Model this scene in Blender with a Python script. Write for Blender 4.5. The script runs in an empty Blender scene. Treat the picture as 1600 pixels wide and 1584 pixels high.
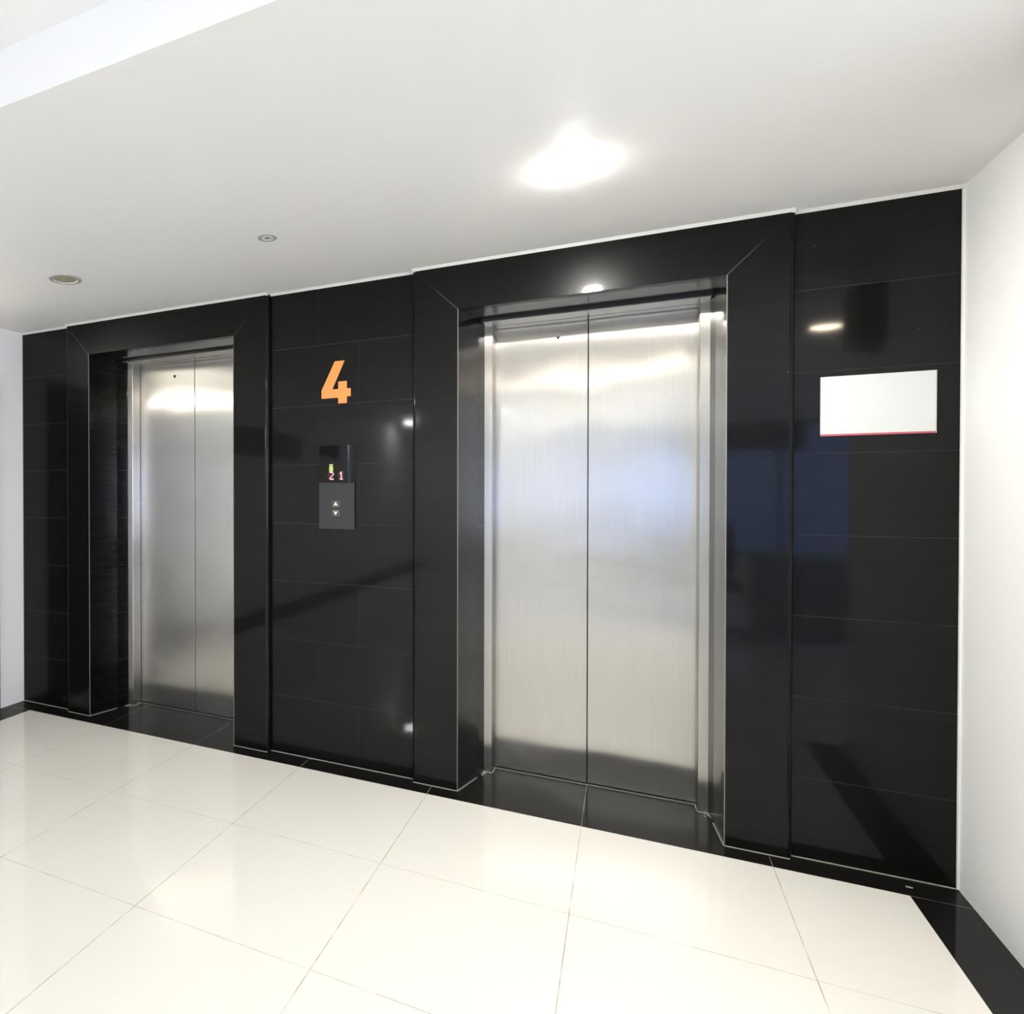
import bpy, bmesh, math, random
from mathutils import Matrix, Vector
random.seed(4)
S = bpy.context.scene
COL = S.collection

# ------------------------------------------------------------------ camera
cam_d = bpy.data.cameras.new('camera'); cam = bpy.data.objects.new('camera', cam_d); COL.objects.link(cam)
F_PX, UC, VC = 1060.2878, 406.1758, 779.363
YAW, PIT, ROL = -0.495985, -0.00968, -0.001336
fw = Vector((math.sin(YAW)*math.cos(PIT), math.cos(YAW)*math.cos(PIT), math.sin(PIT)))
rt = Vector((math.cos(YAW), -math.sin(YAW), 0)); up = rt.cross(fw)
r2 = rt*math.cos(ROL)+up*math.sin(ROL); u2 = -rt*math.sin(ROL)+up*math.cos(ROL)
M = Matrix((r2, u2, -fw)).transposed().to_4x4(); M.translation = Vector((0, -3.0093, 1.2945))
cam.matrix_world = M
cam_d.sensor_fit = 'HORIZONTAL'; cam_d.sensor_width = 36.0
cam_d.lens = F_PX*36/1600
cam_d.shift_x = (800-UC)/1600; cam_d.shift_y = -(792-VC)/1600
cam_d.clip_start = .02
S.camera = cam

# ------------------------------------------------------------------ world, view
w = bpy.data.worlds.new('sky'); S.world = w; w.use_nodes = True
w.node_tree.nodes['Background'].inputs[0].default_value = (.28, .46, 1.0, 1)
w.node_tree.nodes['Background'].inputs[1].default_value = .85
S.view_settings.view_transform = 'Standard'; S.view_settings.look = 'None'
S.view_settings.gamma = 1; S.view_settings.use_curve_mapping = False
S.view_settings.exposure = 2.04
# daylight: added behind an unseen passage window to brighten ceiling and walls
dl = bpy.data.lights.new('fill_light', 'AREA'); dl.shape = 'RECTANGLE'; dl.size = 6.9; dl.size_y = 2.0; dl.energy = 58; dl.color = (1, .96, .89)
dlo = bpy.data.objects.new('fill_light', dl); COL.objects.link(dlo); dlo.location = (6.15, -5.05, 1.25)
dlo.rotation_euler = (math.radians(90), 0, math.radians(90))
L_LAMP = 110.0      # radiance of the round lamps
L_PANEL = 4.6      # radiance of the fluorescent panels

# ------------------------------------------------------------------ materials
def newmat(name):
    m = bpy.data.materials.new(name); m.use_nodes = True
    nt = m.node_tree; b = nt.nodes['Principled BSDF']
    return m, nt, b
def simple(name, col, rough=.5, metal=0, spec=.5, coat=0, coatr=.05, bump=0, bscale=200):
    m, nt, b = newmat(name)
    b.inputs['Base Color'].default_value = (*col, 1)
    b.inputs['Roughness'].default_value = rough; b.inputs['Metallic'].default_value = metal
    b.inputs['Specular IOR Level'].default_value = spec
    b.inputs['Coat Weight'].default_value = coat; b.inputs['Coat Roughness'].default_value = coatr
    if bump:
        g = nt.nodes.new('ShaderNodeNewGeometry'); n = nt.nodes.new('ShaderNodeTexNoise'); n.inputs['Scale'].default_value = bscale
        bp = nt.nodes.new('ShaderNodeBump'); bp.inputs['Strength'].default_value = bump; bp.inputs['Distance'].default_value = .002
        nt.links.new(g.outputs['Position'], n.inputs['Vector']); nt.links.new(n.outputs[0], bp.inputs['Height']); nt.links.new(bp.outputs[0], b.inputs['Normal'])
    return m
def emit(name, col, st):
    m, nt, b = newmat(name); b.inputs['Base Color'].default_value = (0, 0, 0, 1)
    b.inputs['Emission Color'].default_value = (*col, 1); b.inputs['Emission Strength'].default_value = st
    return m
def mnode(nt, op, a, b=None, c=None):
    n = nt.nodes.new('ShaderNodeMath'); n.operation = op
    for i, v in enumerate((a, b, c)):
        if v is None: continue
        if isinstance(v, (int, float)): n.inputs[i].default_value = v
        else: nt.links.new(v, n.inputs[i])
    return n.outputs[0]

def paint(name, col, wav=.25):
    m, nt, b = newmat(name)
    g = nt.nodes.new('ShaderNodeNewGeometry')
    b.inputs['Base Color'].default_value = (*col, 1)
    b.inputs['Roughness'].default_value = .55; b.inputs['Specular IOR Level'].default_value = .25
    n = nt.nodes.new('ShaderNodeTexNoise'); n.inputs['Scale'].default_value = 9; n.inputs['Detail'].default_value = 3
    n2 = nt.nodes.new('ShaderNodeTexNoise'); n2.inputs['Scale'].default_value = 160
    nt.links.new(g.outputs['Position'], n.inputs['Vector']); nt.links.new(g.outputs['Position'], n2.inputs['Vector'])
    s = mnode(nt, 'MULTIPLY_ADD', n2.outputs[0], .05, n.outputs[0])
    bp = nt.nodes.new('ShaderNodeBump'); bp.inputs['Strength'].default_value = wav; bp.inputs['Distance'].default_value = .006
    nt.links.new(s, bp.inputs['Height']); nt.links.new(bp.outputs[0], b.inputs['Normal'])
    return m

def granite(name='polished_black_granite', coat=.28, col=(.0032, .0030, .0026), haze=.30):
    m, nt, b = newmat(name)
    g = nt.nodes.new('ShaderNodeNewGeometry')
    n = nt.nodes.new('ShaderNodeTexNoise'); n.inputs['Scale'].default_value = 420; n.inputs['Detail'].default_value = 2
    nt.links.new(g.outputs['Position'], n.inputs['Vector'])
    r = nt.nodes.new('ShaderNodeValToRGB')
    r.color_ramp.elements[0].position = .35; r.color_ramp.elements[0].color = (col[0]*.6, col[1]*.6, col[2]*.6, 1)
    r.color_ramp.elements[1].position = .72; r.color_ramp.elements[1].color = (col[0]*2.0, col[1]*2.0, col[2]*2.0, 1)
    nt.links.new(n.outputs[0], r.inputs[0])
    # faint horizontal veins and a few pale specks that stay with the stone
    v = nt.nodes.new('ShaderNodeTexNoise'); v.inputs['Scale'].default_value = 1; v.inputs['Detail'].default_value = 4
    mp = nt.nodes.new('ShaderNodeMapping'); mp.inputs['Scale'].default_value = (2.2, 2.2, 26)
    nt.links.new(g.outputs['Position'], mp.inputs['Vector']); nt.links.new(mp.outputs[0], v.inputs['Vector'])
    vs = mnode(nt, 'MULTIPLY', mnode(nt, 'SUBTRACT', v.outputs[0], .42), .006); vs = mnode(nt, 'MAXIMUM', vs, 0)
    vo = nt.nodes.new('ShaderNodeTexVoronoi'); vo.inputs['Scale'].default_value = 26; nt.links.new(g.outputs['Position'], vo.inputs['Vector'])
    spk = mnode(nt, 'LESS_THAN', vo.outputs['Distance'], .035)
    wn = nt.nodes.new('ShaderNodeTexWhiteNoise'); wn.noise_dimensions = '3D'; nt.links.new(vo.outputs['Position'], wn.inputs['Vector'])
    spk = mnode(nt, 'MULTIPLY', spk, mnode(nt, 'GREATER_THAN', wn.outputs['Value'], .86))
    add = mnode(nt, 'MULTIPLY_ADD', spk, .16, vs)
    cmb = nt.nodes.new('ShaderNodeCombineXYZ')
    for i in range(3): nt.links.new(add, cmb.inputs[i])
    va = nt.nodes.new('ShaderNodeVectorMath'); va.operation = 'ADD'
    nt.links.new(r.outputs[0], va.inputs[0]); nt.links.new(cmb.outputs[0], va.inputs[1])
    nt.links.new(va.outputs[0], b.inputs['Base Color'])
    b.inputs['Roughness'].default_value = haze
    b.inputs['Specular IOR Level'].default_value = .09
    b.inputs['Coat Weight'].default_value = coat; b.inputs['Coat Roughness'].default_value = .055; b.inputs['Coat IOR'].default_value = 1.5
    # barely visible unevenness of the polish
    n3 = nt.nodes.new('ShaderNodeTexNoise'); n3.inputs['Scale'].default_value = 3.0; nt.links.new(g.outputs['Position'], n3.inputs['Vector'])
    bp = nt.nodes.new('ShaderNodeBump'); bp.inputs['Strength'].default_value = .35; bp.inputs['Distance'].default_value = .0012
    nt.links.new(n3.outputs[0], bp.inputs['Height']); nt.links.new(bp.outputs[0], b.inputs['Normal']); nt.links.new(bp.outputs[0], b.inputs['Coat Normal'])
    return m

def steel(name='brushed_steel', wave=.9, rough=.24, col=(.54, .52, .485)):
    m, nt, b = newmat(name)
    g = nt.nodes.new('ShaderNodeNewGeometry')
    b.inputs['Metallic'].default_value = 1
    # vertical grain
    mp = nt.nodes.new('ShaderNodeMapping'); mp.inputs['Scale'].default_value = (520, 520, 3.0)
    n = nt.nodes.new('ShaderNodeTexNoise'); n.inputs['Scale'].default_value = 1; n.inputs['Detail'].default_value = 3
    nt.links.new(g.outputs['Position'], mp.inputs['Vector']); nt.links.new(mp.outputs[0], n.inputs['Vector'])
    r = nt.nodes.new('ShaderNodeValToRGB')
    r.color_ramp.elements[0].position = .25; r.color_ramp.elements[0].color = (col[0]*.88, col[1]*.88, col[2]*.87, 1)
    r.color_ramp.elements[1].position = .75; r.color_ramp.elements[1].color = (*col, 1)
    nt.links.new(n.outputs[0], r.inputs[0]); nt.links.new(r.outputs[0], b.inputs['Base Color'])
    b.inputs['Roughness'].default_value = rough; b.inputs['Anisotropic'].default_value = 1.0
    cr = nt.nodes.new('ShaderNodeVectorMath'); cr.operation = 'CROSS_PRODUCT'; cr.inputs[1].default_value = (0, .02, 1)
    nt.links.new(g.outputs['True Normal'], cr.inputs[0]); nt.links.new(cr.outputs[0], b.inputs['Tangent'])
    if wave:
        n2 = nt.nodes.new('ShaderNodeTexNoise'); n2.inputs['Scale'].default_value = 2.6; n2.inputs['Detail'].default_value = 1
        nt.links.new(g.outputs['Position'], n2.inputs['Vector'])
        bp = nt.nodes.new('ShaderNodeBump'); bp.inputs['Strength'].default_value = wave; bp.inputs['Distance'].default_value = .006
        nt.links.new(n2.outputs[0], bp.inputs['Height']); nt.links.new(bp.outputs[0], b.inputs['Normal'])
    return m

GX, TS = -.1523, .6            # floor joints across
YB, Y1 = -.1191, -.7379        # edge of the black border, first long joint
XL, XR, HC, HH = -3.3011, .9513, 2.279, 2.425
XBL, XBR = -3.125, .8011
def floor_mat():
    m, nt, b = newmat('porcelain_tile_floor')
    g = nt.nodes.new('ShaderNodeNewGeometry'); sp = nt.nodes.new('ShaderNodeSeparateXYZ'); nt.links.new(g.outputs['Position'], sp.inputs[0])
    X, Y = sp.outputs[0], sp.outputs[1]
    black = mnode(nt, 'MAXIMUM', mnode(nt, 'GREATER_THAN', Y, YB),
                  mnode(nt, 'MAXIMUM', mnode(nt, 'LESS_THAN', X, XBL),
                        mnode(nt, 'MULTIPLY', mnode(nt, 'GREATER_THAN', X, XBR), mnode(nt, 'GREATER_THAN', Y, -1.42))))
    black = mnode(nt, 'MAXIMUM', black, mnode(nt, 'MULTIPLY', mnode(nt, 'GREATER_THAN', X, XBR), mnode(nt, 'COMPARE', Y, -1.345, .075)))
    def joint(v, off, wd):
        u = mnode(nt, 'DIVIDE', mnode(nt, 'SUBTRACT', v, off), TS)
        fr = mnode(nt, 'SUBTRACT', mnode(nt, 'FRACT', mnode(nt, 'ADD', u, .5)), .5)
        return mnode(nt, 'LESS_THAN', mnode(nt, 'ABSOLUTE', fr), wd/TS/2)
    jx = joint(X, GX, .0026)
    inner = mnode(nt, 'SUBTRACT', 1, black)
    jy = mnode(nt, 'MULTIPLY', joint(Y, Y1, .0020), mnode(nt, 'MULTIPLY', inner, mnode(nt, 'LESS_THAN', Y, -.4)))
    side = mnode(nt, 'MAXIMUM', mnode(nt, 'LESS_THAN', X, XBL), mnode(nt, 'GREATER_THAN', X, XBR))
    jx = mnode(nt, 'MULTIPLY', jx, mnode(nt, 'SUBTRACT', 1, side))
    jb = mnode(nt, 'MULTIPLY', side, mnode(nt, 'COMPARE', Y, YB, .001))
    jj = mnode(nt, 'MAXIMUM', mnode(nt, 'MAXIMUM', jx, jy), jb)
    n = nt.nodes.new('ShaderNodeTexNoise'); n.inputs['Scale'].default_value = 1.3; n.inputs['Detail'].default_value = 5; nt.links.new(g.outputs['Position'], n.inputs['Vector'])
    rc = nt.nodes.new('ShaderNodeValToRGB')
    rc.color_ramp.elements[0].position = .3; rc.color_ramp.elements[0].color = (.785, .765, .705, 1)
    rc.color_ramp.elements[1].position = .7; rc.color_ramp.elements[1].color = (.815, .795, .74, 1)
    nt.links.new(n.outputs[0], rc.inputs[0])
    mx = nt.nodes.new('ShaderNodeMix'); mx.data_type = 'RGBA'; nt.links.new(black, mx.inputs[0]); nt.links.new(rc.outputs[0], mx.inputs[6])
    mx.inputs[7].default_value = (.005, .0045, .004, 1)
    mj = nt.nodes.new('ShaderNodeMix'); mj.data_type = 'RGBA'; nt.links.new(black, mj.inputs[0])
    mj.inputs[6].default_value = (.36, .31, .21, 1); mj.inputs[7].default_value = (.30, .27, .22, 1)
    # the joints are cleaner in some places than in others
    n4 = nt.nodes.new('ShaderNodeTexNoise'); n4.inputs['Scale'].default_value = 11; nt.links.new(g.outputs['Position'], n4.inputs['Vector'])
    jf = mnode(nt, 'MULTIPLY', jj, mnode(nt, 'MINIMUM', mnode(nt, 'MULTIPLY', mnode(nt, 'MAXIMUM', mnode(nt, 'SUBTRACT', n4.outputs[0], .2), 0), 2.4), 1))
    mf = nt.nodes.new('ShaderNodeMix'); mf.data_type = 'RGBA'; nt.links.new(jf, mf.inputs[0]); nt.links.new(mx.outputs[2], mf.inputs[6]); nt.links.new(mj.outputs[2], mf.inputs[7])
    nt.links.new(mf.outputs[2], b.inputs['Base Color'])
    b.inputs['Roughness'].default_value = .5; b.inputs['Specular IOR Level'].default_value = .1
    cw = mnode(nt, 'MULTIPLY', mnode(nt, 'SUBTRACT', 1, mnode(nt, 'MULTIPLY', jj, .8)), mnode(nt, 'SUBTRACT', .85, mnode(nt, 'MULTIPLY', black, .50))); nt.links.new(cw, b.inputs['Coat Weight'])
    b.inputs['Coat Roughness'].default_value = .03; b.inputs['Coat IOR'].default_value = 1.5
    n3 = nt.nodes.new('ShaderNodeTexNoise'); n3.inputs['Scale'].default_value = 4.0; nt.links.new(g.outputs['Position'], n3.inputs['Vector'])
    bp = nt.nodes.new('ShaderNodeBump'); bp.inputs['Strength'].default_value = .25; bp.inputs['Distance'].default_value = .001
    nt.links.new(n3.outputs[0], bp.inputs['Height']); nt.links.new(bp.outputs[0], b.inputs['Coat Normal'])
    return m

GRAN = granite(); GRANR = granite('high_gloss_black_granite', .85)
STEEL = steel(); STEELF = steel('brushed_steel_frame', 0, .27)
PAINT = paint('white_wall_paint', (.90, .905, .885)); CEIL = paint('white_ceiling_paint', (.91, .91, .895), .08)
CAULK = simple('pale_grout', (.36, .34, .30), .8)
JOINT = simple('grey_tile_grout', (.085, .08, .07), .8)
WHITE = simple('white_enamel', (.80, .80, .78), .35)
LGREY = simple('pale_grey_lens', (.62, .61, .57), .4)
BLACKM = simple('matt_black', (.006, .006, .007), .45)
DARKGAP = simple('dark_gap', (.004, .004, .004), .9)
CHROME = simple('chrome', (.8, .8, .8), .12, 1)
ORANGE = simple('orange_acrylic', (.95, .33, .08), .35, bump=0)
SIGNW = simple('white_board', (.63, .65, .64), .4)
SIGNR = simple('pinkish_red_edge', (.50, .09, .12), .4)
SIGNG = simple('grey_board_edge', (.52, .47, .42), .4)
GLASSB = simple('smoked_display_cover', (.002, .002, .002), .35, 0, .1, .35, .03)
PLATE = simple('grey_green_faceplate', (.019, .022, .020), .38, 0, .5)
LINE = simple('plate_groove', (.012, .014, .013), .6)
BTN = simple('button_bezel', (.16, .15, .12), .35)
BTNIN = simple('button_face', (.045, .042, .034), .35)
ARROW = simple('white_arrow_print', (.95, .94, .90), .5)
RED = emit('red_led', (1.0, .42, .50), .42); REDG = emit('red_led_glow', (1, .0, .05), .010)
GREEN = emit('green_led', (.60, .80, .20), .25)
LAMP = emit('lamp_lens', (1.0, .96, .89), L_LAMP)
LAMPF = emit('near_lamp_lens', (1.0, .97, .92), L_LAMP*5.2)
TUBE = emit('warm_tube', (1.0, .94, .82), 13.0)
LAMPC = emit('cool_far_lamp_lens', (.92, .97, 1.0), L_LAMP*2)
LAMPW = emit('warm_lamp_lens', (1.0, .86, .62), L_LAMP*.55)
PANEL = emit('fluorescent_panel', (1.0, .96, .88), L_PANEL)
WOOD = simple('dark_door_veneer', (.006, .005, .004), .4)
PICT = simple('dark_picture_print', (.03, .03, .03), .4)
DESKM = simple('blue_grey_desk_laminate', (.20, .26, .36), .4)
FAB = simple('black_upholstery', (.008, .008, .01), .8)

# ------------------------------------------------------------------ mesh helpers
def link(name, bm, mat, parent=None, smooth=False, bevel=0, seg=2, mats=None):
    me = bpy.data.meshes.new(name); bmesh.ops.recalc_face_normals(bm, faces=bm.faces); bm.to_mesh(me); bm.free()
    o = bpy.data.objects.new(name, me); COL.objects.link(o)
    for mm in (mats or [mat]): me.materials.append(mm)
    if smooth:
        for p in me.polygons: p.use_smooth = True
    if bevel:
        b = o.modifiers.new('bevel', 'BEVEL'); b.width = bevel; b.segments = seg; b.limit_method = 'ANGLE'; b.angle_limit = math.radians(40)
    if parent: o.parent = parent; o.matrix_parent_inverse = Matrix.Translation(-parent.location)
    return o
def box(bm, x0, x1, y0, y1, z0, z1, mi=0):
    vs = [bm.verts.new(p) for p in ((x0,y0,z0),(x1,y0,z0),(x1,y1,z0),(x0,y1,z0),(x0,y0,z1),(x1,y0,z1),(x1,y1,z1),(x0,y1,z1))]
    for f in ((0,3,2,1),(4,5,6,7),(0,1,5,4),(1,2,6,5),(2,3,7,6),(3,0,4,7)):
        fc = bm.faces.new([vs[i] for i in f]); fc.material_index = mi
    return vs
def B(*boxes):
    bm = bmesh.new()
    for b in boxes: box(bm, *b)
    return bm
def prism_xz(bm, pts, y0, y1, mi=0):      # outline in X-Z, thickness in Y
    a = [bm.verts.new((x, y0, z)) for x, z in pts]; c = [bm.verts.new((x, y1, z)) for x, z in pts]
    n = len(pts); bm.faces.new(a).material_index = mi; bm.faces.new(c[::-1]).material_index = mi
    for i in range(n): bm.faces.new((a[i], a[(i+1) % n], c[(i+1) % n], c[i])).material_index = mi
def prism_xy(bm, pts, z0, z1):            # plan outline, height in Z
    a = [bm.verts.new((x, y, z0)) for x, y in pts]; c = [bm.verts.new((x, y, z1)) for x, y in pts]
    n = len(pts); bm.faces.new(a); bm.faces.new(c[::-1])
    for i in range(n): bm.faces.new((a[i], a[(i+1) % n], c[(i+1) % n], c[i]))
def ring(bm, c, prof, n=40, axis='Z', close=True):   # lathe: prof = [(r, h)...]
    rows = []
    for r, h in prof:
        row = []
        for k in range(n):
            a = 2*math.pi*k/n
            if axis == 'Z': p = (c[0]+r*math.cos(a), c[1]+r*math.sin(a), c[2]+h)
            else: p = (c[0]+r*math.cos(a), c[1]+h, c[2]+r*math.sin(a))
            row.append(bm.verts.new(p))
        rows.append(row)
    for i in range(len(rows)-1):
        for k in range(n): bm.faces.new((rows[i][k], rows[i][(k+1) % n], rows[i+1][(k+1) % n], rows[i+1][k]))
    if close:
        bm.faces.new(rows[0]); bm.faces.new(rows[-1])
def thing(name, label, cat, loc=(0, 0, 0), group=None):
    o = bpy.data.objects.new(name, None); COL.objects.link(o); o.location = loc; o.empty_display_size = .1
    o['label'] = label; o['category'] = cat
    if group: o['group'] = group
    return o
def tag(o, label, cat, group=None):
    o['label'] = label; o['category'] = cat
    if group: o['group'] = group
    return o
def struct(name, bm, m, **k):
    o = link(name, bm, m, **k); o['kind'] = 'structure'; return o

# ------------------------------------------------------------------ the setting
XE, YE = 6.0, -9.0
struct('floor', B((XL-.3, XE+.3, YE-.3, .5, -.1, 0)), floor_mat())
# low ceiling over the lift wall, step up, high ceiling
bm = B((XL-.3, XE+.3, -1.79, .5, HC, HC+.35), (XL-.3, XE+.3, YE-.3, -1.79, HH, HC+.35))
struct('ceiling', bm, CEIL)
# white caulk bead between ceiling and stone
bm = bmesh.new()
for x0, x1, y in ((XL, -2.911, 0), (-2.911, -1.565, -.031), (-1.565, -.843, 0), (-.843, .513, -.031), (.513, XR, 0)):
    a = [bm.verts.new((x0, yy, zz)) for yy, zz in ((y+.004, HC), (y-.018, HC), (y+.004, HC-.010))]
    c = [bm.verts.new((x1, yy, zz)) for yy, zz in ((y+.004, HC), (y-.018, HC), (y+.004, HC-.010))]
    bm.faces.new(a); bm.faces.new(c[::-1])
    for i in range(3): bm.faces.new((a[i], a[(i+1) % 3], c[(i+1) % 3], c[i]))
struct('trim_1', bm, simple('white_caulk', (.93, .93, .91), .6))
struct('wall_left', B((XL-.2, XL, YE-.2, .5, 0, HC+.2)), PAINT)
struct('wall_right', B((XR, XR+.18, -1.27, .5, 0, HC+.1), (XR+.18, XE+.2, -1.27, -1.09, 0, HC+.1)), PAINT)
struct('wall_far_right', B((XE, XE+.2, YE, -1.09, 0, .25), (XE, XE+.2, YE, -1.09, 2.25, HH+.1), (XE, XE+.2, -1.6, -1.09, .25, 2.25), (XE, XE+.2, YE, -8.5, .25, 2.25)), PAINT)
w2 = struct('fill_window', B(*[(XE+.05, XE+.1, y-.025, y+.025, .25, 2.25) for y in (-1.625, -3.3, -5.05, -6.8, -8.475)],  # unseen window added as an opening for the fill light
        (XE+.05, XE+.1, -8.5, -1.6, .25, .3), (XE+.05, XE+.1, -8.5, -1.6, 2.2, 2.25)), BLACKM)
WX0, WX1, WZ0, WZ1 = .6, 4.6, .35, 2.32
struct('wall_front', B((XL, WX0, YE-.2, YE, 0, HH+.1), (WX1, XE+.2, YE-.2, YE, 0, HH+.1), (WX0, WX1, YE-.2, YE, 0, WZ0), (WX0, WX1, YE-.2, YE, WZ1, HH+.1)), PAINT)
wf = struct('window_1', B(*[(x-.025, x+.025, YE-.12, YE-.06, WZ0, WZ1) for x in (WX0+.025, 1.93, 3.27, WX1-.025)],
        (WX0, WX1, YE-.12, YE-.06, WZ0, WZ0+.05), (WX0, WX1, YE-.12, YE-.06, WZ1-.05, WZ1)), BLACKM)
gm, nt, bs = newmat('window_glass')
tr = nt.nodes.new('ShaderNodeBsdfTransparent'); gl = nt.nodes.new('ShaderNodeBsdfGlossy'); gl.inputs['Roughness'].default_value = 0
ms = nt.nodes.new('ShaderNodeMixShader'); ms.inputs[0].default_value = .07
nt.links.new(tr.outputs[0], ms.inputs[1]); nt.links.new(gl.outputs[0], ms.inputs[2]); nt.links.new(ms.outputs[0], nt.nodes['Material Output'].inputs[0])
link('window_pane', B((XE+.07, XE+.076, -8.49, -1.61, .26, 2.24)), gm, w2)
link('window_pane', B((WX0+.01, WX1-.01, YE-.094, YE-.088, WZ0+.01, WZ1-.01)), gm, wf)

# stone wall: core with openings, backing grout, then one slab per tile
ZROW = [0, .2865, .571, .857, 1.142, 1.4285, 1.7125, 2.0, HC]
G = .0008
rnd = random.Random(7)
for n_, (wx0, wx1) in enumerate(((XL, -2.9125), (-1.5645, -.8425), (.5160, XR))):
    core = struct('wall_back', B((wx0, wx1, .0022, .45, 0, HC)), JOINT)
    bm = bmesh.new()
    for k in range(8):
        z0, z1 = ZROW[k]+G, ZROW[k+1]-(G if k < 7 else 0)
        xc = -1.105 if k % 2 == 0 else -1.312
        for x0, x1 in (((wx0, xc-G), (xc+G, wx1)) if n_ == 1 else ((wx0, wx1),)):
            vs = box(bm, x0, x1, 0, .012, z0, z1)
            # every slab sits a fraction out of true
            ax, az = random.uniform(-1, 1)*.0004, random.uniform(-1, 1)*.0004
            for v in vs:
                if v.co.y < .006: v.co.y += .0006 + ax*(v.co.z-(z0+z1)/2)/.14*.6 + az*(v.co.x-(x0+x1)/2)/max(.1, x1-x0)
    link('stone_cladding', bm, GRAN, core)
    bm = bmesh.new(); box(bm, wx0, wx1, -.003, .002, 0, .003)
    if n_ == 0: box(bm, XL, XL+.0015, -.003, .002, .003, HC)
    if n_ == 2: box(bm, XR-.004, XR, -.004, .002, .003, HC)
    link('grout_line', bm, CAULK, core)
bm = bmesh.new()
x, y = .815, -.058
prism_xy(bm, [(x+math.cos(q)*rnd.uniform(.008, .015), y+math.sin(q)*rnd.uniform(.003, .007)) for q in [i*math.pi/5 for i in range(10)]], 0, .0012)
tag(link('mortar_spot', bm, CAULK), 'small dried pale mortar spot on the black floor border near the right wall', 'stain')
# paint bead down the white walls' corners
struct('trim_2', B((XR-.006, XR, -.010, -.001, .004, HC-.009)), WHITE)

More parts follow.
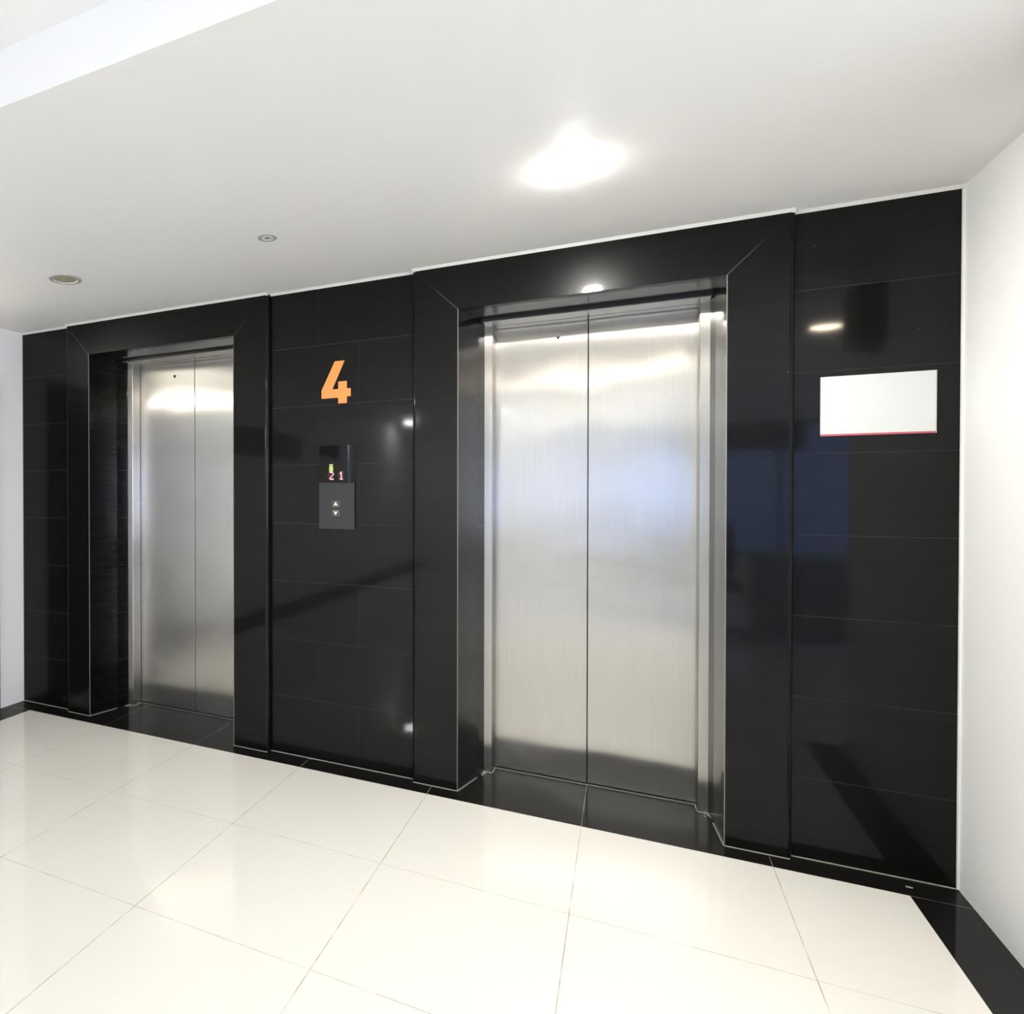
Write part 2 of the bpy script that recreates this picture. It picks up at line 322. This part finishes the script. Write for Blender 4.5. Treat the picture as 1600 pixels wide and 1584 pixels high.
# ------------------------------------------------------------------ lift entrances
YF = -.031
def entrance(label, xo0, xo1, xi0, xi1, s0, s1, j0, j1, d0, d1, zt, zh, hole_x, hole_mat, label_hole):
    t = thing('elevator_entrance', label, 'elevator', ((xo0+xo1)/2, 0, 0), 'elevators in the black stone wall')
    R = .016
    def post(x_out, x_in):                 # plan outline with a rounded outer arris
        s = 1 if x_in > x_out else -1
        pts = [(x_out, .011), (x_out, YF+R)]
        pts += [(x_out+s*R*(1-math.cos(a)), YF+R*(1-math.sin(a))) for a in [i*math.pi/2/6 for i in range(1, 7)]]
        pts += [(x_in-s*.0015, YF), (x_in-s*.0015, .011)]
        bm = bmesh.new(); prism_xy(bm, pts, .002, HC-.001)
        # mitre
        p = Vector((x_in, 0, zt)); q = Vector((x_out, 0, HC)); d = (q-p).normalized()
        n = Vector((0, 1, 0)).cross(d)
        if n.z < 0: n = -n
        g = bmesh.ops.bisect_plane(bm, geom=bm.verts[:]+bm.edges[:]+bm.faces[:], plane_co=p-n*.0008, plane_no=n, clear_outer=True)
        bmesh.ops.holes_fill(bm, edges=[e for e in g['geom_cut'] if isinstance(e, bmesh.types.BMEdge)])
        link('surround_post', bm, GRAN, t)
    post(xo0, xi0); post(xo1, xi1)
    # lintel with mitred ends
    bm = bmesh.new()
    prism_xz(bm, [(xi0+.001, zt), (xi1-.001, zt), (xo1-.0016, HC-.001), (xo0+.0016, HC-.001)], YF, .011)
    link('surround_lintel', bm, GRAN, t, bevel=.001)
    # pale joint filler seen in the mitres and along the inner arrises
    bm = bmesh.new()
    for a, c in ((xi0, xo0), (xi1, xo1)):
        s = 1 if c > a else -1
        prism_xz(bm, [(a-.003, zt-.0), (a+.003, zt-.0), (c-s*.014+.003, HC-.02), (c-s*.014-.003, HC-.02)], YF+.0012, .010)
    for a, s in ((xi0, 1), (xi1, -1)):
        box(bm, min(a-s*.0015, a+s*.001), max(a-s*.0015, a+s*.001), YF+.0004, YF+.0034, 0, zt)
    link('mitre_joint', bm, simple('worn_arris', (.22, .22, .20), .6), t)
    # reveals: a long slab, then a narrow tiled return
    for xi, sx, j, s in ((xi0, s0, j0, 1), (xi1, s1, j1, -1)):
        bm = bmesh.new()
        prism_xy(bm, [(xi, YF+.0036), (sx, .162), (sx-s*.05, .162), (xi-s*.05, YF+.045)], .001, zt+.02)
        link('reveal_slab', bm, GRANR, t)
        bm = bmesh.new()
        xa, xb = sx-s*.002, j
        for k in range(8):
            z0, z1 = ZROW[k]+G*.9, min(ZROW[k+1]-G*.9, zt+.02)
            prism_xy(bm, [(xa, .1635), (xb, .234), (xb-s*.06, .234), (xa-s*.06, .1635)], max(z0, .001), z1)
        link('reveal_return', bm, GRANR, t)
        bm = bmesh.new(); prism_xy(bm, [(xa-s*.0015, .1635), (xb-s*.0015, .2342), (xb-s*.055, .2342), (xa-s*.055, .1635)], .0, zt+.02)
        link('return_backing', bm, JOINT, t)
    # polished soffit and dark header band
    link('soffit_slab', B((xi0-.03, xi1+.03, YF+.004, .30, zt+.0005, zt+.03)), GRANR, t)
    link('header_band', B((j0-.02, j1+.02, .196, .234, zh+.0015, zt+.0004)), BLACKM, t)
    hb = link('head_jamb', B((j0-.0, j1+.0, .194, .236, zh-.002, zh+.002), (j0, j1, .2365, .306, zh+.001, zt+.0004)), STEELF, t)
    # steel jambs: face and inner return
    for ja, da, s in ((j0, d0, 1), (j1, d1, -1)):
        fx = ja+s*.034
        bm = bmesh.new()
        prism_xy(bm, [(ja-s*.03, .236), (fx, .236), (fx+s*.002, .238), (fx+s*.004, .306), (ja-s*.03, .306)], .0015, zh+.0015)
        link('jamb', bm, STEELF, t)
    # grout run at the foot
    e = .003
    for xi, sx, j, s, x0, x1 in ((xi0, s0, j0, 1, xo0+.006, xi0), (xi1, s1, j1, -1, xi1, xo1-.006)):
        bm = bmesh.new(); box(bm, x0, x1, YF-e, YF+.001, 0, .0028)
        def strip(p, q, w_=.0035, h=.0028):
            d = (Vector(q)-Vector(p)).normalized(); nn = Vector((-d.y, d.x))*w_*s*-1
            pts = [p, q, (q[0]+nn.x, q[1]+nn.y), (p[0]+nn.x, p[1]+nn.y)]
            prism_xy(bm, pts, 0, h)
        strip((xi, YF), (sx, .15)); strip((sx, .19), (j, .234)); strip((j+s*.034, .236), (j+s*.038, .30))
        box(bm, min(j, j+s*.034), max(j, j+s*.034), .232, .2365, 0, .003)
        for _ in range(9):     # smeared lumps where the stone meets the jamb
            x = j+s*rnd.uniform(-.006, .016); y = .232-abs(rnd.gauss(0, .014)); r0 = rnd.uniform(.002, .006)
            prism_xy(bm, [(x+math.cos(a)*r0*rnd.uniform(.6, 1.4), y+math.sin(a)*r0*rnd.uniform(.5, 1)) for a in [i*math.pi/3 for i in range(6)]], 0, rnd.uniform(.001, .004))
        link('grout_run', bm, CAULK, t)
    # threshold and the two leaves
    link('threshold', B((d0-.02, d1+.02, .300, .350, 0, .0035)), simple('worn_threshold_metal', (.42, .41, .39), .4, .8), t)
    link('threshold_gap', B((d0-.02, d1+.02, .3085, .349, .0036, .006)), DARKGAP, t)
    xm = (d0+d1)/2 if xo0 < -2 else -.1525
    for a, c in ((d0-.012, xm-.0017), (xm+.0017, d1+.02)):
        p = link('door_panel', B((a, c, .310, .335, .009, zt+.02)), STEEL, t, bevel=.0016, seg=2)
        if a < xm-.1:
            bm = bmesh.new(); ring(bm, (hole_x, .3095, 1.986), [(.0085, .0005), (.0085, -.0018), (.0062, -.0024), (.0048, -.0010)], 24, 'Y')
            lk = link('lock_ring', bm, hole_mat, p, smooth=False)
            bm = bmesh.new(); ring(bm, (hole_x, .3095, 1.986), [(.0044, .0), (.0044, -.0012)], 20, 'Y')
            link('keyhole', bm, DARKGAP, p)
    link('door_gap', B((xm-.0016, xm+.0016, .322, .34, .009, zt)), DARKGAP, t)
    link('shaft_light_block', B((d0-.06, d1+.06, .36, .365, 0, 2.13), (d0-.066, d0-.06, .236, .365, 0, 2.13), (d1+.06, d1+.066, .236, .365, 0, 2.13), (d0-.066, d1+.066, .236, .365, 2.12, 2.13)), DARKGAP, t)  # unseen dark casing added to keep sky light out of the gaps
    return t
entrance('smaller-looking brushed steel elevator doors at the left, beside the white left wall',
         -2.911, -1.566, -2.735, -1.765, -2.690, -1.785, -2.667, -1.795, -2.628, -1.833, 2.091, 2.078, -2.372, BLACKM, '')
entrance('large brushed steel elevator doors between the orange numeral and the blank white sign',
         -.841, .5145, -.6425, .3165, -.596, .301, -.579, .290, -.5405, .2515, 2.081, 2.066, -.2745, CHROME, '')

# ------------------------------------------------------------------ floor number
bm = bmesh.new()
four = [(-1.2895, 1.742), (-1.204, 1.742), (-1.204, 1.7145), (-1.1615, 1.7145), (-1.1615, 1.7455), (-1.1425, 1.7455), (-1.1425, 1.783),
        (-1.1615, 1.783), (-1.1615, 1.818), (-1.204, 1.818), (-1.204, 1.783), (-1.2355, 1.783), (-1.173, 1.915), (-1.2215, 1.915), (-1.2895, 1.781)]
prism_xz(bm, four, -.0055, .0004)
o = link('floor_number', bm, ORANGE, bevel=.0006); tag(o, 'orange numeral 4 fixed to the black stone above the call panel', 'number sign')

# ------------------------------------------------------------------ call panel
t = thing('call_panel', 'dark call panel with lit floor display and up and down buttons below the orange 4', 'control panel', (-1.21, 0, 1.12))
px0, px1 = -1.300, -1.121
bm = bmesh.new()
pts = [(px0, .0004), (px0, -.008)]
for i in range(0, 25):
    u = i/24; x = px0 + u*(px1-px0)
    pts.append((x, -.010 - .010*math.sin(math.pi*min(1, u*.62)) + (.022*max(0, (u-.86)/.14)**2)))
pts.append((px1, .0004))
pts = [(a, min(b, .0004)) for a, b in pts]
prism_xy(bm, pts, 1.3412, 1.516)
cover = link('display_cover', bm, GLASSB, t, smooth=False)
bm = B((px0, px1, -.011, .0004, 1.120, 1.341))
link('faceplate', bm, PLATE, t, bevel=.001)
bm = bmesh.new()
for z in (1.301, 1.261, 1.217, 1.1795): box(bm, px0+.001, px1-.001, -.0113, -.0108, z-.0006, z+.0006)
link('faceplate_groove', bm, LINE, t)
for zc, s in ((1.2385, 1), (1.1965, -1)):
    bt = link('button', B((-1.2325, -1.1955, -.0135, -.0108, zc-.0145, zc+.0145)), BTN, t, bevel=.001)
    link('button_face', B((-1.2295, -1.1985, -.0142, -.0134, zc-.0115, zc+.0115)), BTNIN, bt)
    bm = bmesh.new(); cx = -1.2135
    prism_xz(bm, [(cx-.0105, zc-.0085*s), (cx, zc-.0055*s), (cx+.0105, zc-.0085*s), (cx+.0015, zc+.0095*s), (cx-.0015, zc+.0095*s)], -.0149, -.0141)
    link('arrow', bm, ARROW, bt)
def yfront(x):
    u = (x-px0)/(px1-px0)
    return -.010 - .010*math.sin(math.pi*min(1, u*.62)) + (.022*max(0, (u-.86)/.14)**2)
def dots(name, rows, xc, z1, pitch, mat, pzx=None):
    bm = bmesh.new(); pzx = pzx or pitch
    wd = len(rows[0])
    for r, row in enumerate(rows):
        for c, ch in enumerate(row):
            if ch == '#':
                x = xc+(c-(wd-1)/2)*pzx; z = z1-r*pitch; y = yfront(x)-.0009
                prism_xz(bm, [(x-pzx*.5, z-pitch*.5), (x+pzx*.5, z-pitch*.5), (x+pzx*.5, z+pitch*.5), (x-pzx*.5, z+pitch*.5)], y-.0004, y+.0006)
    return link(name, bm, mat, t)
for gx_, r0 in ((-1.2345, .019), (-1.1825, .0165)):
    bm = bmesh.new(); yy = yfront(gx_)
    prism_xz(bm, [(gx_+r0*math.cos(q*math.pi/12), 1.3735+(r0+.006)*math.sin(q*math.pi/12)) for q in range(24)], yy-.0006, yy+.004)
    link('red_glow', bm, REDG, t)  # glowing plates stand in for the halo around the red digits
two = ['.###.', '#...#', '....#', '...#.', '..#..', '.#...', '#####']
one = ['..#..', '.##..', '..#..', '..#..', '..#..', '..#..', '.###.']
dots('digit_two', two, -1.2345, 1.3885, .0053, RED, .0053)['label'] = 'glowing red 2'
dots('digit_one', one, -1.1825, 1.3885, .0053, RED, .0052)['label'] = 'glowing red 1'
grn = ['####', '.##.', '####', '####', '####', '####', '####']
dots('green_indicator', grn, -1.2350, 1.4245, .0050, GREEN, .0050)['label'] = 'glowing green indicator'

# ------------------------------------------------------------------ blank sign
t = thing('blank_sign', 'blank white rectangular sign on the black stone by the right wall', 'sign', (.738, 0, 1.487))
link('sign_board', B((.590, .8855, -.008, 0.0004, 1.4925, 1.691)), SIGNW, t)
link('sign_edge', B((.590, .8855, -.0075, .0004, 1.4862, 1.4922)), SIGNR, t)['label'] = 'pinkish red lower edge'
link('sign_side', B((.8857, .8880, -.0078, .0004, 1.4862, 1.691)), SIGNG, t)['label'] = 'grey right edge'

# ------------------------------------------------------------------ ceiling fittings
# lit spotlight, its lens bulged below the ceiling to cast a halo on it
def lit(x, y, z, label, r=.042, mat=LAMP, group=None, dome=.014, th=1.0):
    t = thing('downlight', label, 'downlight', (x, y, z), group)
    bm = bmesh.new(); ring(bm, (x, y, z), [(r+.018, .0), (r+.016, -.004*th), (r+.002, -.005*th), (r, -.003*th), (r, 0)], 40, 'Z', False)
    link('trim_ring', bm, WHITE, t)
    bm = bmesh.new(); ring(bm, (x, y, z), [(r, .0), (r, -.003), (r*.9, -.003-dome*.45), (r*.6, -.003-dome*.85), (r*.2, -.003-dome)], 32)
    link('lamp_lens', bm, mat, t, smooth=True)
    return t
lit(-.152, -.737, HC, 'brightly glowing round downlight above the large elevator doors', r=.036, mat=LAMPF, dome=.0042, th=.12)
t = thing('wall_lamp', 'slim fluorescent wall lamp above the dark door on the left wall', 'wall lamp', (XL, -1.08, 2.045))
link('lamp_base', B((XL, XL+.030, -1.42, -.74, 2.030, 2.070)), WHITE, t, bevel=.003)
bm = bmesh.new(); ring(bm, (XL+.055, -1.08, 2.05), [(.017, -.31), (.017, .31)], 20, 'Y'); link('tube', bm, TUBE, t, smooth=False)
for y0 in (-1.41, -.77): link('tube_holder', B((XL+.028, XL+.075, y0, y0+.02, 2.028, 2.072)), WHITE, t, bevel=.003)
# small unlit spot
t = thing('downlight', 'small unlit round spotlight in the ceiling above the left elevator', 'downlight', (-1.226, -.680, HC))
c = (-1.226, -.680, HC)
GREYR = simple('satin_ring', (.46, .46, .44), .35)
bm = bmesh.new(); ring(bm, c, [(.0385, 0), (.0375, -.0028), (.0255, -.0040), (.0245, -.0022), (.0240, -.001)], 44, 'Z', False); link('trim_ring', bm, GREYR, t)
bm = bmesh.new(); ring(bm, c, [(.0245, -.0006), (.0240, -.0012)], 40); link('shadow_gap', bm, simple('dark_ring', (.12, .11, .10), .6), t)
bm = bmesh.new(); ring(bm, c, [(.0225, -.0010), (.0222, -.0045), (.0185, -.0052), (.0178, -.0018)], 40, 'Z', False); link('lamp_collar', bm, WHITE, t)
bm = bmesh.new(); ring(bm, c, [(.0182, -.0012), (.0180, -.0018)], 36); lens = link('lamp_face', bm, simple('unlit_lamp_face', (.20, .18, .14), .4), t)
for k in range(6):
    a = k*math.pi/3
    bm = bmesh.new(); ring(bm, (c[0]+.0110*math.cos(a), c[1]+.0110*math.sin(a), c[2]-.0018), [(.0042, 0), (.0036, -.0016), (.0016, -.0026)], 14)
    link('led_lens', bm, simple('led_lens_clear', (.62, .58, .50), .2), lens)
# larger unlit round fitting
t = thing('downlight', 'wider unlit round downlight with blank pale lens near the left wall', 'downlight', (-2.283, -.675, HC))
c = (-2.283, -.675, HC)
bm = bmesh.new(); ring(bm, c, [(.0740, 0), (.0725, -.0035), (.0600, -.0050), (.0560, -.0040)], 56, 'Z', False); link('trim_ring', bm, GREYR, t)
bm = bmesh.new(); ring(bm, c, [(.0560, -.0042), (.0520, -.0008)], 56, 'Z', False); link('inner_bevel', bm, WHITE, t)
bm = bmesh.new(); ring(bm, c, [(.0530, -.0004), (.0528, -.0010)], 48); link('lamp_lens', bm, simple('unlit_frosted_lens', (.42, .40, .27), .4), t)

# lamps of the lobby behind the viewpoint, some of them added as fill
lit(1.20, -2.95, HH, 'warm round downlight in the raised ceiling near the right wall corner', .085, LAMPW, None, .004)
lit(-3.02, -7.55, HH, 'cool round downlight far back along the left wall', .08, LAMPC, None, .004)
for x, y, n in ((3.0, -3.4, 'nearest the side passage'), (3.0, -6.0, 'over the reception desk'), (4.7, -4.6, 'by the far right wall')):  # fill lamps added where no polished surface mirrors them
    lit(x, y, HH, 'added unseen fill downlight in the raised lobby ceiling, '+n, .05, LAMP, None, .004)
for y, n in ((-3.55, 'closest to the elevators'), (-5.6, 'in the middle of the lobby, added as fill'), (-7.7, 'furthest from the elevators, added as fill')):  # nearest gives the band in the steel doors; the others are added fill
    t = thing('ceiling_light_panel', 'long fluorescent ceiling panel '+n, 'ceiling light', (-.25, y, HH))
    x0, x1 = -.85, .35
    link('diffuser', B((x0, x1, y-.15, y+.15, HH-.006, HH+.001)), PANEL, t)
    link('frame', B((x0-.02, x0, y-.17, y+.17, HH-.01, HH), (x1, x1+.02, y-.17, y+.17, HH-.01, HH), (x0, x1, y-.17, y-.15, HH-.01, HH), (x0, x1, y+.15, y+.17, HH-.01, HH)), WHITE, t)

# ------------------------------------------------------------------ things seen only in the polished surfaces
d = struct('door_1', B((XL, XL+.012, -1.16, -.26, 0, 1.95)), WOOD)
link('door_frame', B((XL, XL+.03, -.258, -.208, 0, 2.01), (XL, XL+.03, -1.212, -1.162, 0, 2.01), (XL, XL+.03, -1.162, -.258, 1.952, 2.01)), simple('brown_door_frame', (.02, .015, .01), .4), d)
bm = bmesh.new(); ring(bm, (XL+.05, -1.08, 1.0), [(.012, -.055), (.012, .055)], 16, 'Y'); box(bm, XL+.01, XL+.06, -1.09, -1.07, .99, 1.01)
link('door_handle', bm, CHROME, d)
struct('baseboard_left', B((XL, XL+.012, -8.99, -1.22, 0, .09)), BLACKM)
t = thing('framed_picture', 'long dark framed picture on the left wall beyond the door', 'picture', (XL, -3.2, 1.66))
link('picture_frame', B((XL, XL+.02, -4.08, -2.35, 1.66, 1.945)), BLACKM, t, bevel=.003)
link('picture_print', B((XL+.0195, XL+.0215, -4.05, -2.38, 1.69, 1.915)), PICT, t)
t = thing('wall_speaker', 'black wall speaker mounted high on the right wall', 'speaker', (XR, -.86, 1.9))
bm = bmesh.new(); prism_xy(bm, [(XR, -.72), (XR-.10, -.76), (XR-.10, -.93), (XR, -.97)], 1.92, 2.17); link('cabinet', bm, BLACKM, t, bevel=.006)
link('grille', B((XR-.104, XR-.1, -.92, -.77, 1.935, 2.155)), FAB, t)
t = thing('reception_desk', 'blue grey reception desk in the lobby behind', 'desk', (2.0, -4.5, 0))
link('worktop', B((.98, 3.0, -4.85, -4.1, .72, .75)), simple('pale_worktop', (.35, .42, .55), .35), t, bevel=.004)
link('front_panel', B((1.0, 2.98, -4.16, -4.13, .03, .72)), DESKM, t)
for x in (1.0, 2.94): link('side_panel', B((x, x+.04, -4.83, -4.165, 0, .72)), DESKM, t)
t = thing('office_chair', 'black office chair beside the reception desk', 'chair', (.64, -4.3, 0))
bm = bmesh.new(); box(bm, .40, .88, -4.54, -4.08, .43, .52); link('seat', bm, FAB, t, bevel=.03, seg=4)
bm = bmesh.new(); box(bm, .42, .86, -4.62, -4.54, .55, 1.02); link('backrest', bm, FAB, t, bevel=.03, seg=4)
link('back_bar', B((.61, .67, -4.60, -4.56, .40, .60)), BLACKM, t)
bm = bmesh.new(); ring(bm, (.64, -4.3, .08), [(.03, 0), (.03, .35)], 16); link('column', bm, CHROME, t)
for k in range(5):
    a = k*2*math.pi/5; bm = bmesh.new(); ca, sa = math.cos(a), math.sin(a)
    prism_xy(bm, [(.64-sa*.02, -4.3+ca*.02), (.64+ca*.28-sa*.012, -4.3+sa*.28+ca*.012), (.64+ca*.28+sa*.012, -4.3+sa*.28-ca*.012), (.64+sa*.02, -4.3-ca*.02)], .05, .085)
    lg = link('leg', bm, BLACKM, t)
    bm = bmesh.new(); ring(bm, (.64+ca*.26, -4.3+sa*.26-.012, .026), [(.026, 0), (.026, .024)], 16, 'Y'); link('castor', bm, BLACKM, lg)
t = thing('window_blind', 'dark roller blind lowered over the top of the lobby window', 'blind', (1.4, YE, 1.9))
link('blind_fabric', B((.62, 2.2, YE+.02, YE+.03, 1.92, 2.26)), BLACKM, t)
link('bottom_bar', B((.62, 2.2, YE+.012, YE+.038, 1.895, 1.92)), BLACKM, t)
